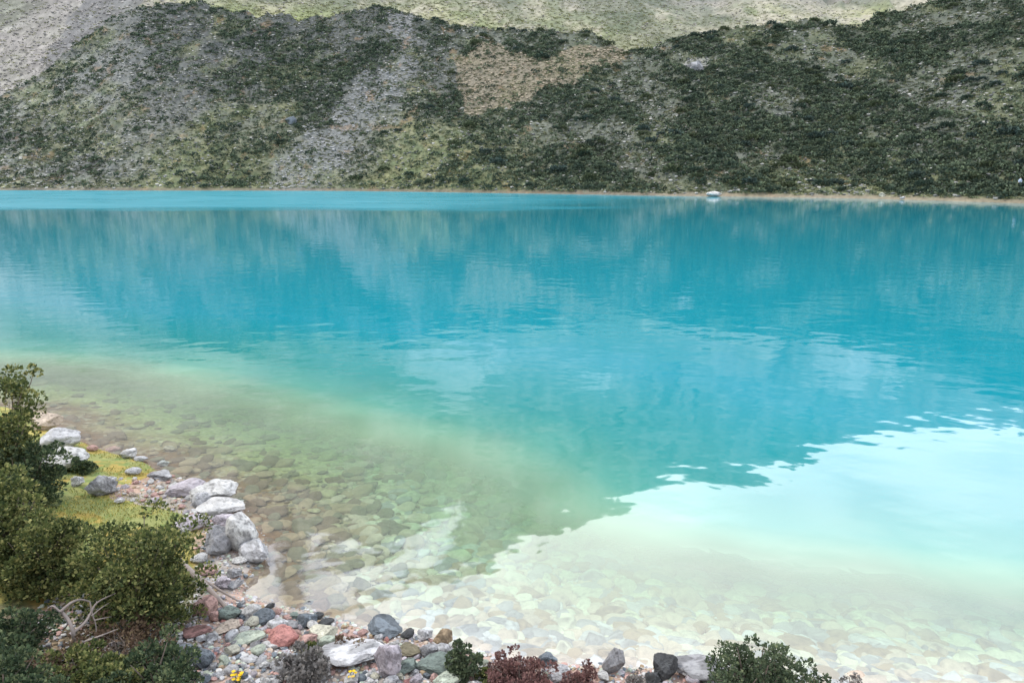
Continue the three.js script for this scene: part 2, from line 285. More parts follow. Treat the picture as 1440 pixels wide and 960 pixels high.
const windMap = floatTexture(512, 512, (u, v) => {           // wind ruffles the lake along the far shore
  const x = -220 + u * 420, z = -260 + v * 260, [px, py] = project(x, 0, z), n = fbm(x * 0.03, z * 0.06, 0, 3) - 0.5, n2 = fbm(x * 0.1 + 5, z * 0.25, 0, 3);
  const band = z < -20 ? smooth(301, 288, py + n * 14) * smooth(1150, 500, px + n * 300) : 0;
  const k = 0.035 + 0.30 * band * (0.6 + 0.6 * n2);
  return [k, k, k];
});
const wxs = spaced(-16, 12, 0.2, -420, 300), wzs = spaced(-26, -4, 0.2, -300, 60);
const waterGrid = gridGeometry(wxs.length, wzs.length, (i, j) => [wxs[i], 0, wzs[j]], null, [(x, y, z) => [x / 32, z / 32], (x, y, z) => [(x - WX0) / WW, (z - WZ0) / WD], (x, y, z) => [(x + 220) / 420, (z + 260) / 260]]);
waterGrid.index.array.reverse(); waterGrid.computeVertexNormals();
function waterMaterial(scale) {
  const clear = clearMap(scale); clear.channel = 1; waterColor.channel = 1; windMap.channel = 2;
  return new THREE.MeshPhysicalMaterial({ map: waterColor, transmission: 1 / scale, transmissionMap: clear, thickness: 0, ior: 2.333, roughness: 1, roughnessMap: windMap, bumpMap: ripple, bumpScale: 0.009 });
}
{
  const deep = [], shallow = [], ix = waterGrid.index.array, p = waterGrid.attributes.position;
  for (let k = 0; k < ix.length; k += 3) {
    const x = (p.getX(ix[k]) + p.getX(ix[k + 1]) + p.getX(ix[k + 2])) / 3, z = (p.getZ(ix[k]) + p.getZ(ix[k + 1]) + p.getZ(ix[k + 2])) / 3;
    const f = x > -23 && x < 15 && z > -33 ? field(x, z) : rawField(x, z);
    if (f > 0.6) continue;
    (clearness(Math.max(0, -f)) > 0.5 ? shallow : deep).push(ix[k], ix[k + 1], ix[k + 2]);
  }
  const cut = (index) => { const g = waterGrid.clone(); g.setIndex(index); return g; };
  add(new THREE.Mesh(cut(deep), waterMaterial(2)), 'lake_water', { kind: 'structure', label: 'milky turquoise glacial lake mirroring the slopes', category: 'lake' });
  add(new THREE.Mesh(cut(shallow), waterMaterial(1)), 'shallow_water', { kind: 'structure', label: 'clear shallow water over the stony shelf by the bank', category: 'lake' });
}
console.log('water');

// ---------------------------------------------------------------- stones
const grain = floatTexture(256, 256, (u, v, i, j) => { const a = hash3(i, j, 5), b = noise(i / 4, j / 4), c = noise(i / 17, j / 17); const k = 0.62 + 0.2 * a + 0.22 * b + 0.16 * c; return [k, k, k]; }, true);
function rockGeometry(seed, detail, { cuts = 9, sharp = 0.75, rough = 0.1, lichen = 0.3, bands = 0 } = {}) {
  const r = rng(seed), planes = [];
  for (let k = 0; k < cuts; k++) { const n = new THREE.Vector3(r() * 2 - 1, r() * 2 - 1, r() * 2 - 1).normalize(); planes.push([n, 0.55 + 0.35 * r()]); }
  const g = mergeVertices(new THREE.IcosahedronGeometry(1, detail).deleteAttribute('uv').deleteAttribute('normal')), p = g.attributes.position, v = new THREE.Vector3(), o = seed * 1.37;
  for (let i = 0; i < p.count; i++) {
    v.fromBufferAttribute(p, i).normalize(); let d = 1;
    for (const [n, h] of planes) { const c = n.dot(v); if (c > 0.01) d = Math.min(d, h / c); }
    d = lerp(1, d, sharp) + rough * (fbm(v.x * 2.2 + o, v.y * 2.2 + 7, v.z * 2.2 + 3, 3) - 0.5) + rough * 0.4 * (noise(v.x * 9 + o, v.y * 9 + 2, v.z * 9 + 6) - 0.5);
    v.multiplyScalar(d); p.setXYZ(i, v.x, v.y, v.z);
  }
  g.computeBoundingBox(); const s = g.boundingBox.getSize(new THREE.Vector3()), m = g.boundingBox.getCenter(new THREE.Vector3());
  g.translate(-m.x, -m.y, -m.z); g.scale(1 / s.x, 1 / s.y, 1 / s.z);             // fills a unit box
  const out = toCreasedNormals(g, 0.55), q = out.attributes.position, c = new Float32Array(q.count * 3), uv = new Float32Array(q.count * 2);
  for (let i = 0; i < q.count; i++) {
    const x = q.getX(i), y = q.getY(i), z = q.getZ(i), a = fbm(x * 4 + o, y * 4 + 4, z * 4 + 8, 3), l = fbm(x * 13 + o, y * 13 + 3, z * 13 + 9, 2), w = noise(x * 5 + o, y * 5 + 30, z * 5 + 1);
    let k = 0.72 + 0.5 * a;
    if (bands) k *= 0.72 + 0.5 * smooth(0.4, 0.6, 0.5 + 0.5 * Math.sin(y * bands + x * 3 + a * 5));
    if (l > 0.56) k *= 1 - lichen * 0.8 * smooth(0.56, 0.72, l);
    if (w > 0.68) k *= 1 + 0.3 * lichen;
    c.set([k, k * (1 + 0.03 * (a - 0.5)), k], i * 3); uv.set([x * 1.1 + y * 0.7, z * 1.1 + y * 0.6], i * 2);
  }
  out.setAttribute('color', new THREE.BufferAttribute(c, 3)); out.setAttribute('uv', new THREE.BufferAttribute(uv, 2));
  return out;
}
const STONE = { white: [0.56, 0.565, 0.56], pale: [0.50, 0.51, 0.53], lavender: [0.44, 0.41, 0.45], grey: [0.31, 0.315, 0.33], slate: [0.155, 0.185, 0.215], green: [0.17, 0.215, 0.195], pink: [0.50, 0.325, 0.29], red: [0.52, 0.25, 0.225], maroon: [0.24, 0.135, 0.125], beige: [0.50, 0.42, 0.345], cream: [0.56, 0.55, 0.45], dark: [0.075, 0.08, 0.085], olive: [0.20, 0.18, 0.12], mint: [0.46, 0.52, 0.43], tan: [0.34, 0.26, 0.17], sand: [0.40, 0.36, 0.22], brown: [0.19, 0.13, 0.085] };
const stoneMaterial = {};
for (const [k, c] of Object.entries(STONE)) stoneMaterial[k] = new THREE.MeshStandardMaterial({ name: k + '_stone', color: new THREE.Color().setRGB(...c), vertexColors: true, map: grain, bumpMap: grain, bumpScale: 0.02, roughness: 0.86 });
const shapeSet = (seed, d) => ({
  block: [0, 1, 2, 3].map((k) => rockGeometry(seed + 100 + k, d, { cuts: 15, sharp: 1, rough: 0.2, lichen: 0.55 })),
  slab: [0, 1, 2, 3].map((k) => rockGeometry(seed + 200 + k, d, { cuts: 12, sharp: 0.95, rough: 0.2, lichen: 0.5, bands: k % 2 ? 16 : 0 })),
  round: [0, 1, 2, 3].map((k) => rockGeometry(seed + 300 + k, d, { cuts: 9, sharp: 0.75, rough: 0.2, lichen: 0.7 })),
  shard: [0, 1, 2, 3].map((k) => rockGeometry(seed + 400 + k, d, { cuts: 18, sharp: 1, rough: 0.26, lichen: 0.5, bands: 11 })),
});
const SHAPES = shapeSet(0, 12), SMALL = shapeSet(1000, 4), SUNK = shapeSet(2000, 3);
const rr = rng(4242);
// [middle px, foot py, width px, height px, colour, shape, variant, turn, label]
const ROCKS = [
  [68, 606, 34, 24, 'beige', 'block', 0, 0.4, 'pinkish beige block of rock at the tip of the turf, touching the brown shallows'],
  [85, 634, 46, 28, 'pale', 'slab', 0, 0.2, 'flat-topped pale grey boulder just behind the white speckled boulder'],
  [91, 664, 54, 32, 'white', 'round', 0, 0.3, 'big white boulder speckled with dark lichen against a green bush'],
  [99, 614, 22, 8, 'pale', 'slab', 1, 0.1, 'thin pale slab lying in the water beside the pinkish beige block'],
  [130, 635, 13, 9, 'pink', 'round', 1, 0.5, 'small pink stone where the yellow turf meets the water'],
  [158, 635, 22, 6, 'pink', 'slab', 2, 0.1, 'thin pinkish slab flat along the edge of the yellow turf'],
  [182, 645, 20, 13, 'white', 'shard', 0, 0.7, 'white angular stone at the turf edge next to a lower pale stone'],
  [198, 649, 16, 8, 'pale', 'round', 2, 0, 'low pale stone leaning on the white angular stone of the turf edge'],
  [228, 657, 15, 9, 'pale', 'shard', 1, 1, 'pale stone in the shallows off the gravel tongue'],
  [238, 635, 15, 8, 'beige', 'round', 3, 0, 'lone small beige stone breaking the surface of the brown shallows'],
  [303, 658, 24, 8, 'tan', 'slab', 3, 0.2, 'flat tan stone breaking the surface of the brown shallows'],
  [143, 700, 34, 30, 'grey', 'shard', 2, 0.3, 'jagged grey rock with dark pits sunk in the turf'],
  [110, 684, 15, 14, 'white', 'shard', 3, 0.9, 'small white pointed stone on the turf beside the jagged grey rock'],
  [150, 680, 22, 8, 'pale', 'slab', 1, 0.5, 'flat pale stone lying on the turf behind the jagged grey rock'],
  [188, 669, 19, 12, 'pale', 'round', 1, 0.6, 'pale grey stone where mossy turf gives way to pinkish gravel'],
  [226, 676, 30, 14, 'grey', 'shard', 1, 0.2, 'dark edged grey rock on the waterline of the gravel tongue'],
  [262, 700, 48, 24, 'lavender', 'block', 1, 0.4, 'lavender grey rock at the head of the pale boulder pile'],
  [303, 710, 58, 36, 'white', 'block', 2, 0.2, 'large whitish rock with green lichen, top of the pale boulder pile by the water'],
  [284, 714, 24, 22, 'pale', 'round', 2, 0.8, 'rounded pale rock wedged in the pale boulder pile'],
  [312, 726, 58, 24, 'white', 'slab', 0, 0.15, 'broad flat white slab jutting over the water from the pale boulder pile'],
  [341, 779, 42, 54, 'white', 'round', 3, 0.2, 'tallest white boulder by the water with a dark hollow under it'],
  [308, 782, 38, 40, 'grey', 'block', 3, 0.9, 'grey pitted boulder leaning against the tallest white boulder'],
  [314, 744, 26, 20, 'lavender', 'shard', 0, 0.3, 'dark lavender wedge of rock above the grey pitted boulder'],
  [268, 748, 46, 24, 'lavender', 'slab', 2, 0.4, 'purplish pink flat rock lying on mossy turf'],
  [258, 760, 15, 20, 'white', 'shard', 2, 0.2, 'white stone standing in green moss before the purplish flat rock'],
  [360, 796, 48, 34, 'pale', 'slab', 3, -0.5, 'light grey slab leaning up out of the wet sand'],
  [338, 794, 20, 11, 'white', 'round', 0, 0.1, 'small white stone at the foot of the leaning light grey slab'],
  [291, 813, 27, 15, 'pink', 'slab', 1, 0.2, 'flat pink rock on yellow moss between the boulders'],
  [281, 793, 22, 15, 'white', 'round', 1, 0.7, 'white rounded stone beside the yellow moss, half under a bush'],
  [330, 814, 18, 14, 'grey', 'shard', 3, 0.2, 'dark grey broken stone under the leaning light grey slab'],
  [312, 830, 20, 18, 'lavender', 'shard', 1, 0.9, 'upright grey stone next to the driftwood stick'],
  [331, 829, 22, 13, 'grey', 'block', 0, 0.6, 'flat-sided grey stone at the edge of the wet sand'],
  [288, 868, 32, 26, 'pink', 'block', 1, 0.4, 'salmon pink block just below the driftwood stick'],
  [303, 876, 15, 15, 'pink', 'shard', 0, 0.4, 'small reddish pink stone touching the salmon pink block'],
  [260, 872, 24, 16, 'mint', 'round', 2, 0.4, 'pale greenish stone half under the bush beside the salmon pink block'],
  [322, 874, 30, 20, 'green', 'round', 3, 0.4, 'dark green boulder with a pale top at the head of the pebble beach'],
  [353, 870, 28, 20, 'white', 'slab', 2, 0.3, 'white flat stone at the head of the pebble beach'],
  [372, 880, 27, 22, 'slate', 'round', 0, 0.2, 'dark blue grey cobble behind the cream stone'],
  [356, 884, 23, 17, 'cream', 'round', 1, 1.1, 'cream coloured smooth stone in front of the dark blue grey cobble'],
  [393, 886, 30, 15, 'pale', 'slab', 3, 0.2, 'pale flat stone at the wet edge of the pebble beach'],
  [379, 858, 13, 10, 'dark', 'shard', 2, 0.3, 'small black stone standing in the shallow wet sand near the white flat stone'],
  [434, 854, 14, 9, 'dark', 'block', 2, 0.3, 'small black stone alone in the shallows of the cove'],
  [433, 884, 25, 21, 'slate', 'shard', 3, 0.2, 'pointed blue grey stone on the waterline'],
  [459, 882, 21, 11, 'dark', 'slab', 0, 0.6, 'dark green black stone in the water next to the pointed blue grey stone'],
  [412, 873, 18, 11, 'green', 'shard', 1, 0.6, 'green grey stone at the waterline behind the pale flat stone'],
  [448, 872, 14, 11, 'dark', 'round', 3, 0.6, 'small dark stone in the water behind the pointed blue grey stone'],
  [398, 912, 40, 30, 'red', 'block', 3, 0.5, 'salmon red angular rock in the middle of the pebble beach'],
  [430, 912, 28, 20, 'pink', 'shard', 2, 0.1, 'pink broken rock next to the salmon red angular rock'],
  [456, 906, 36, 26, 'cream', 'block', 0, 0.3, 'cream and greenish block beside the pink broken rock'],
  [276, 900, 36, 16, 'maroon', 'slab', 1, 0.2, 'maroon flat rock on the pebbles near the bush'],
  [318, 893, 34, 18, 'beige', 'block', 2, 0.7, 'beige square rock near the salmon pink block'],
  [350, 908, 40, 16, 'mint', 'slab', 0, 0.2, 'broad pale mint slab in the pebble beach'],
  [264, 936, 26, 28, 'slate', 'round', 2, 0.4, 'round blue grey cobble with a pale top, one of a touching pair'],
  [288, 942, 24, 26, 'slate', 'round', 3, 0.9, 'darker of a touching pair of round blue grey cobbles'],
  [440, 926, 34, 12, 'mint', 'slab', 2, 0.1, 'pale green slab stacked flat beside small yellow green plants'],
  [468, 930, 36, 12, 'mint', 'slab', 1, 0.5, 'pale green slab below the cream and greenish block'],
  [402, 948, 38, 20, 'grey', 'round', 1, 0.3, 'blue grey flat cobble beside the dry grey tuft'],
  [498, 944, 84, 20, 'pale', 'slab', 1, 0.12, 'long slab banded dark and white at the front of the pebble beach'],
  [548, 958, 34, 46, 'lavender', 'shard', 0, 0.3, 'upright pale lavender pointed rock'],
  [612, 951, 52, 26, 'green', 'block', 1, 0.1, 'dark blue green flat-faced block'],
  [541, 896, 50, 22, 'slate', 'shard', 3, -0.75, 'long dark rounded rock lying in the water off the pebble beach'],
  [574, 899, 20, 14, 'dark', 'round', 1, 0.7, 'small black curved stone at the water off the pebble beach'],
  [598, 902, 20, 17, 'pale', 'shard', 3, 0.2, 'pale cracked stone in the water between two dark stones'],
  [623, 912, 27, 28, 'tan', 'shard', 2, 0.3, 'brown and white standing rock at the water by the blue green block'],
  [643, 895, 18, 12, 'lavender', 'shard', 1, 0.7, 'lavender grey stone behind the brown and white standing rock'],
  [577, 923, 36, 16, 'olive', 'block', 3, 0.2, 'olive brown low rock behind the pale lavender pointed rock'],
  [604, 928, 25, 20, 'grey', 'shard', 0, 0.1, 'grey splintered rock behind the blue green block'],
  [572, 950, 34, 22, 'green', 'shard', 2, 0.8, 'grey green broken rock between the pointed rock and the blue green block'],
  [862, 949, 30, 34, 'grey', 'block', 2, 0.5, 'dark sided boulder with a pale worn top standing alone in the water'],
  [768, 942, 26, 22, 'slate', 'shard', 1, 0.3, 'dark broken rock at the waterline beside the rusty heather'],
  [935, 959, 34, 36, 'dark', 'block', 0, 0.3, 'black speckled rock at the waterline beside a grey flat slab'],
  [985, 962, 72, 18, 'grey', 'slab', 1, 0.1, 'long grey flat slab beside the black speckled rock'],
  [918, 966, 22, 20, 'dark', 'shard', 3, 0.5, 'small black shard in front of the black speckled rock'],
  [785, 962, 30, 24, 'pale', 'round', 0, 0.5, 'pale blue grey cobble behind rusty heather'],
  [630, 968, 36, 20, 'mint', 'round', 3, 0.5, 'pale mint cobble in front of the blue green block'],
];
const placedStones = [];
function placeRock([px, py, w, h, color, shape, variant, turn, label], group, name = 'rock', category = 'rock', shapes = SHAPES) {
  const f = onGround(px, py), slant = f.distanceTo(camera.position), W = w * slant / FOCAL, dep = Math.asin((EYE - f.y) / slant);
  const D = W * (shape === 'slab' ? 0.7 : 0.8), H = Math.max(W * 0.22, (h * slant / FOCAL - D * 0.6 * Math.sin(dep)) / Math.cos(dep)) * 1.2;
  const o = new THREE.Mesh(shapes[shape][variant], stoneMaterial[color]), back = new THREE.Vector3(f.x, 0, f.z).normalize().multiplyScalar(D * 0.4);
  o.scale.set(W * 1.04, H, D); o.rotation.set((rr() - 0.5) * 0.16, turn, (rr() - 0.5) * 0.2);
  o.position.set(f.x + back.x, f.y + H * 0.36, f.z + back.z);
  placedStones.push([o.position.x, o.position.z, W * 0.45]);
  return add(o, name, { label, category, ...(group ? { group } : {}) });
}
const landmarks = [];
for (const row of ROCKS) { const o = placeRock(row); landmarks.push([o.position.x, o.position.z, row[8].split(/ (?:at|in|with|on|by|lying|leaning|just|where|beside|next|behind|against|half|wedged|jutting|touching|standing|sunk|below|before|between|breaking|flat along|under|off|above|stacked|alone|speckled)\b|,/)[0]]); }
const nearRock = (x, z) => landmarks.reduce((a, b) => (Math.hypot(b[0] - x, b[1] - z) < Math.hypot(a[0] - x, a[1] - z) ? b : a))[2];

// smaller stones of the pebble beach and of the gravel tongue, one by one
const GENERIC = {
  white: 'small white stone', pale: 'small pale grey stone', pink: 'small pink stone',
  red: 'small brick red stone', grey: 'small mid grey stone', slate: 'small dark blue grey stone', mint: 'small pale green stone', lavender: 'small lavender stone', cream: 'small cream stone',
};
{
  const r = rng(99), kinds = ['white', 'white', 'pale', 'pale', 'pale', 'pink', 'grey', 'slate', 'mint', 'lavender', 'cream', 'red', 'pink', 'white'], shapes = ['block', 'slab', 'round', 'shard'];
  const beach = [[300, 862], [345, 845], [400, 868], [470, 885], [560, 905], [650, 925], [760, 952], [860, 958], [1000, 968], [1000, 985], [240, 985], [235, 930], [262, 880]], tongue = GRAVEL_PX;
  let made = 0;
  for (let k = 0; k < 6000 && made < 235; k++) {
    const px = 235 + r() * 760, py = 850 + r() * 130, w = 9 + 15 * Math.pow(r(), 2.2);
    if (!inside(beach, px, py)) continue;
    const f = onGround(px, py), W = w * f.distanceTo(camera.position) / FOCAL;
    if (placedStones.some(([x, z, q]) => Math.hypot(f.x - x, f.z - z) < q * 0.72 + W * 0.3)) continue;
    const c = kinds[Math.floor(r() * kinds.length)];
    placeRock([px, py, w, w * (0.5 + 0.35 * r()), c, shapes[Math.floor(r() * 4)], Math.floor(r() * 4), r() * 3, `${GENERIC[c]} beside the ${nearRock(f.x, f.z)}`], `${GENERIC[c]}s beside the ${nearRock(f.x, f.z)}`, 'beach_stone', 'stone', SMALL); made++;
  }
  made = 0;
  for (let k = 0; k < 3000 && made < 60; k++) {
    const px = 150 + r() * 190, py = 665 + r() * 80, w = 6 + 8 * Math.pow(r(), 2);
    if (!inside(tongue, px, py)) continue;
    const f = onGround(px, py), W = w * f.distanceTo(camera.position) / FOCAL;
    if (placedStones.some(([x, z, q]) => Math.hypot(f.x - x, f.z - z) < q * 0.8 + W * 0.4)) continue;
    const c = ['pink', 'lavender', 'white', 'beige'][Math.floor(r() * 4)];
    placeRock([px, py, w, w * 0.6, c, shapes[Math.floor(r() * 4)], Math.floor(r() * 4), r() * 3, `small ${c} stone on the gravel tongue near the ${nearRock(f.x, f.z)}`], `small ${c} gravel stones near the ${nearRock(f.x, f.z)}`, 'gravel_stone', 'stone', SMALL); made++;
  }
}
// stones on the lake floor: the largest in view are parts of the floor, the rest one mass
{
  const r = rng(1234), small = [0, 1, 2].map((k) => rockGeometry(500 + k, 3, { cuts: 7, sharp: 0.85, rough: 0.1, lichen: 0.25 })), spots = [], m4 = new THREE.Matrix4(), q = new THREE.Quaternion(), e = new THREE.Euler();
  for (let k = 0; k < 16000; k++) {
    const px = -160 + r() * 1760, py = 490 + 490 * Math.sqrt(r()), p = onLake(px, py), d = -field(p[0], p[1]);
    if (d < 0.03 || d > 1.9) continue;
    const size = 0.07 + 0.30 * Math.pow(r(), 2.6) + 0.16 * smooth(0.2, 1, d) * r(), y = groundY(p[0], p[1]);
    spots.push({ x: p[0], y, z: p[1], size, flat: 0.22 + 0.25 * r(), turn: r() * 6.3, px, py, on: size * FOCAL / Math.hypot(p[0], y - EYE, p[1]), seen: px > 0 && px < 1440 && py < 960 && d < 0.9, k: r(), d, lean: r() });
  }
  spots.sort((a, b) => (b.seen ? b.on : 0) - (a.seen ? a.on : 0));
  const colorOf = (s) => (s.px < 520 + 120 * (s.k - 0.5) ? (s.d > 0.3 + 0.3 * s.lean ? (s.k < 0.5 ? 'sand' : s.k < 0.8 ? 'tan' : 'olive') : s.k < 0.5 ? 'brown' : s.k < 0.75 ? 'tan' : 'olive') : (s.k < 0.3 ? 'beige' : s.k < 0.55 ? 'cream' : s.k < 0.75 ? 'grey' : s.k < 0.9 ? 'tan' : 'pale'));
  const pose = (s, o) => { e.set((s.lean - 0.5) * 0.3, s.turn, (s.k - 0.5) * 0.3); q.setFromEuler(e); m4.compose(new THREE.Vector3(s.x, Math.min(s.y + s.size * s.flat * 0.18, -0.02 - s.size * s.flat * 0.5), s.z), q, new THREE.Vector3(s.size * (1.1 + 0.5 * s.lean), s.size * s.flat, s.size)); return m4; };
  spots.slice(0, 300).forEach((s, i) => { const o = new THREE.Mesh(SUNK[s.lean > 0.5 ? 'slab' : 'block'][i % 4], stoneMaterial[colorOf(s)]); pose(s).decompose(o.position, o.quaternion, o.scale); add(o, 'submerged_stone', null, ground); });
  const rest = spots.slice(300);
  small.forEach((g, n) => {
    const mine = rest.filter((s, i) => i % 3 === n), im = new THREE.InstancedMesh(g, new THREE.MeshStandardMaterial({ vertexColors: true, map: grain, roughness: 0.9 }), mine.length);
    mine.forEach((s, i) => { im.setMatrixAt(i, pose(s)); im.setColorAt(i, new THREE.Color().setRGB(...STONE[colorOf(s)])); });
    add(im, ['lake_floor_cobbles', 'lake_floor_shingle', 'lake_floor_slabs'][n], { kind: 'stuff' }, ground);
  });
  // pebbles between the stones on land
  const pebbles = [];
  for (let k = 0; k < 26000; k++) {
    const px = 60 + r() * 1380, py = 660 + r() * 330, f = onLake(px, py), h = field(f[0], f[1]);
    if (h < -0.07 || h > 1.2) continue;
    const t = h > 0 ? turfShare(f[0], f[1], px, py) : 0; if (r() < t * 1.05) continue;
    pebbles.push([f[0], groundY(f[0], f[1]), f[1], 0.018 + 0.055 * Math.pow(r(), 2.5), r(), r()]);
  }
  const im = new THREE.InstancedMesh(rockGeometry(600, 1, { cuts: 6, sharp: 0.7 }), new THREE.MeshStandardMaterial({ vertexColors: true, roughness: 0.9 }), pebbles.length), pick = ['white', 'pale', 'pink', 'grey', 'beige', 'lavender', 'slate', 'tan', 'mint'];
  pebbles.forEach(([x, y, z, s, a, b], i) => { e.set(0, a * 6.3, 0); m4.compose(new THREE.Vector3(x, y + s * 0.15, z), q.setFromEuler(e), new THREE.Vector3(s * 1.3, s * (0.5 + 0.4 * b), s)); im.setMatrixAt(i, m4); im.setColorAt(i, new THREE.Color().setRGB(...STONE[pick[Math.floor(b * 8.99)]])); });
  add(im, 'beach_pebbles', { kind: 'stuff', label: 'mixed pink, white and grey pebbles between the beach stones', category: 'pebbles' });
}
console.log('stones');

// ---------------------------------------------------------------- plants near the camera
function leafCloud(points, color) {                          // points: [x, y, z, size, dirx, diry, dirz, shade]
  const n = points.length, p = new Float32Array(n * 12), c = new Float32Array(n * 12), idx = new Uint32Array(n * 6), r = rng(n * 7 + 5), a = new THREE.Vector3(), b = new THREE.Vector3(), d = new THREE.Vector3();
  points.forEach(([x, y, z, s, dx, dy, dz, k, slim = 0.42], i) => {
    d.set(dx, dy, dz).normalize(); a.set(r() - 0.5, r() - 0.5, r() - 0.5).cross(d).normalize().multiplyScalar(s * slim); b.copy(a).cross(d).multiplyScalar(0.35);
    const v = [[x, y, z], [x + d.x * s * 0.55 + a.x + b.x, y + d.y * s * 0.55 + a.y + b.y, z + d.z * s * 0.55 + a.z + b.z], [x + d.x * s, y + d.y * s, z + d.z * s], [x + d.x * s * 0.55 - a.x + b.x, y + d.y * s * 0.55 - a.y + b.y, z + d.z * s * 0.55 - a.z + b.z]];
    v.forEach((q, m) => { p.set(q, i * 12 + m * 3); c.set(color(k, r), i * 12 + m * 3); });
    for (let m = 1; m < 4; m++) c.copyWithin(i * 12 + m * 3, i * 12, i * 12 + 3);
    idx.set([i * 4, i * 4 + 1, i * 4 + 2, i * 4, i * 4 + 2, i * 4 + 3], i * 6);
  });
  const g = new THREE.BufferGeometry(); g.setAttribute('position', new THREE.BufferAttribute(p, 3)); g.setAttribute('color', new THREE.BufferAttribute(c, 3)); g.setIndex(new THREE.BufferAttribute(idx, 1)); g.computeVertexNormals();
  return g;
}
function taperTube(pts, r0, r1, sides = 6, seg = 10) {
  const cv = new THREE.CatmullRomCurve3(pts.map((p) => (p.isVector3 ? p : new THREE.Vector3(...p)))), g = new THREE.TubeGeometry(cv, seg, 1, sides, false), p = g.attributes.position, c = new THREE.Vector3(), v = new THREE.Vector3();
  for (let i = 0; i <= seg; i++) { cv.getPointAt(i / seg, c); const k = lerp(r0, r1, i / seg); for (let s = 0; s <= sides; s++) { const n = i * (sides + 1) + s; v.fromBufferAttribute(p, n).sub(c).multiplyScalar(k).add(c); p.setXYZ(n, v.x, v.y, v.z); } }
  g.computeVertexNormals(); return g;
}
const leafMaterial = new THREE.MeshPhysicalMaterial({ name: 'leaf', vertexColors: true, roughness: 0.9, transmission: 0.25, thickness: 0, side: THREE.DoubleSide, specularIntensity: 0.4 });
const barkMaterial = new THREE.MeshStandardMaterial({ name: 'bark', color: new THREE.Color().setRGB(0.17, 0.14, 0.12), roughness: 0.95 });
const greyWood = new THREE.MeshStandardMaterial({ name: 'grey_wood', color: new THREE.Color().setRGB(0.27, 0.235, 0.22), roughness: 0.95 });
const GREENS = {
  shrub: [[0.028, 0.05, 0.018], [0.15, 0.185, 0.06], [0.44, 0.42, 0.17]],
  dark: [[0.022, 0.045, 0.025], [0.085, 0.13, 0.065], [0.26, 0.30, 0.15]],
  heath: [[0.05, 0.075, 0.045], [0.10, 0.145, 0.08], [0.20, 0.24, 0.13]],
  dry: [[0.10, 0.07, 0.045], [0.20, 0.135, 0.095], [0.28, 0.23, 0.12]],
  rusty: [[0.10, 0.055, 0.055], [0.24, 0.13, 0.12], [0.33, 0.22, 0.19]],
  grey: [[0.13, 0.125, 0.12], [0.26, 0.25, 0.24], [0.36, 0.35, 0.33]],
};
const tint = (set) => (k, r) => { const q = clamp(k + (r() - 0.5) * 0.7), [a, b, c] = GREENS[set]; return q < 0.5 ? mix3(a, b, q * 2) : mix3(b, c, q * 2 - 1); };
function shrub(name, px, py, w, h, set, label, { leaves = 5200, size = 0.034, seed = 1, group, depth = 0.9, clumps = 90, sparse = 0, category = 'shrub' } = {}) {
  const base = onGround(px, py), slant = base.distanceTo(camera.position), W = w * slant / FOCAL, dep = Math.asin((EYE - base.y) / slant), H = Math.max(0.3 * W, (h * slant / FOCAL) / Math.cos(dep) * 0.92), r = rng(seed * 977 + 3);
  const root = new THREE.Group(); root.position.copy(base); root.position.y -= 0.03;
  const tips = [], stems = [];
  const n = Math.max(5, Math.round(clumps / 9));
  for (let k = 0; k < n; k++) {
    const a = r() * 6.283, reach = (0.25 + 0.75 * Math.sqrt(r())), x = Math.cos(a) * reach * W * 0.42, z = Math.sin(a) * reach * W * 0.42 * depth, y = H * (0.45 + 0.5 * Math.sqrt(1 - reach * reach * 0.8)) * (0.75 + 0.25 * r());
    const mid = [x * 0.45 + (r() - 0.5) * W * 0.12, y * 0.5, z * 0.45 + (r() - 0.5) * W * 0.1];
    stems.push(taperTube([[(r() - 0.5) * 0.06 * W, 0, (r() - 0.5) * 0.06 * W], mid, [x, y, z]], 0.010 + 0.012 * H, 0.004, 5, 6));
    for (let q = 0; q < clumps / n; q++) {
      const t = r(), u = [lerp(mid[0], x, t) + (r() - 0.5) * W * 0.44, lerp(mid[1] * 0.3, y, Math.pow(t, 0.8)) + (r() - 0.4) * H * 0.26, lerp(mid[2], z, t) + (r() - 0.5) * W * 0.4];
      if (r() < 0.3) { const a2 = r() * 6.283, q2 = 0.2 + 0.28 * r(); u[0] = Math.cos(a2) * q2 * W; u[2] = Math.sin(a2) * q2 * W * depth; u[1] = H * (0.06 + 0.4 * r()); }
      u[1] = Math.max(0.05 * H, u[1]); tips.push(u);
      if (q % 3 === 0) stems.push(taperTube([mid, [lerp(mid[0], u[0], 0.6), lerp(mid[1], u[1], 0.5) + 0.02, lerp(mid[2], u[2], 0.6)], u], 0.006, 0.0025, 4, 4));
    }
  }
  const pts = [], per = Math.ceil(leaves * 1.5 / tips.length), cr = Math.max(0.05, 0.10 * Math.cbrt(W * H * W));
  for (const u of tips) {
    const shade = r();
    for (let k = 0; k < per * (1 - sparse * r()); k++) {
      const d = new THREE.Vector3(r() * 2 - 1, r() * 2 - 0.75, r() * 2 - 1).normalize(), q = Math.cbrt(r()) * cr;
      pts.push([u[0] + d.x * q, Math.max(0.01, u[1] + d.y * q * 0.8), u[2] + d.z * q, size * 1.4 * (0.55 + 0.75 * r()), d.x + (r() - 0.5) * 0.8, d.y + 0.45, d.z + (r() - 0.5) * 0.8, 0.25 * shade + 0.75 * r() * r() + 0.08]);
    }
  }
  add(new THREE.Mesh(leafCloud(pts, tint(set)), leafMaterial), 'foliage', null, root);
  add(new THREE.Mesh(mergeGeometries(stems), set === 'grey' ? greyWood : barkMaterial), 'branches', null, root);
  return add(root, name, { label, category, ...(group ? { group } : {}) });
}
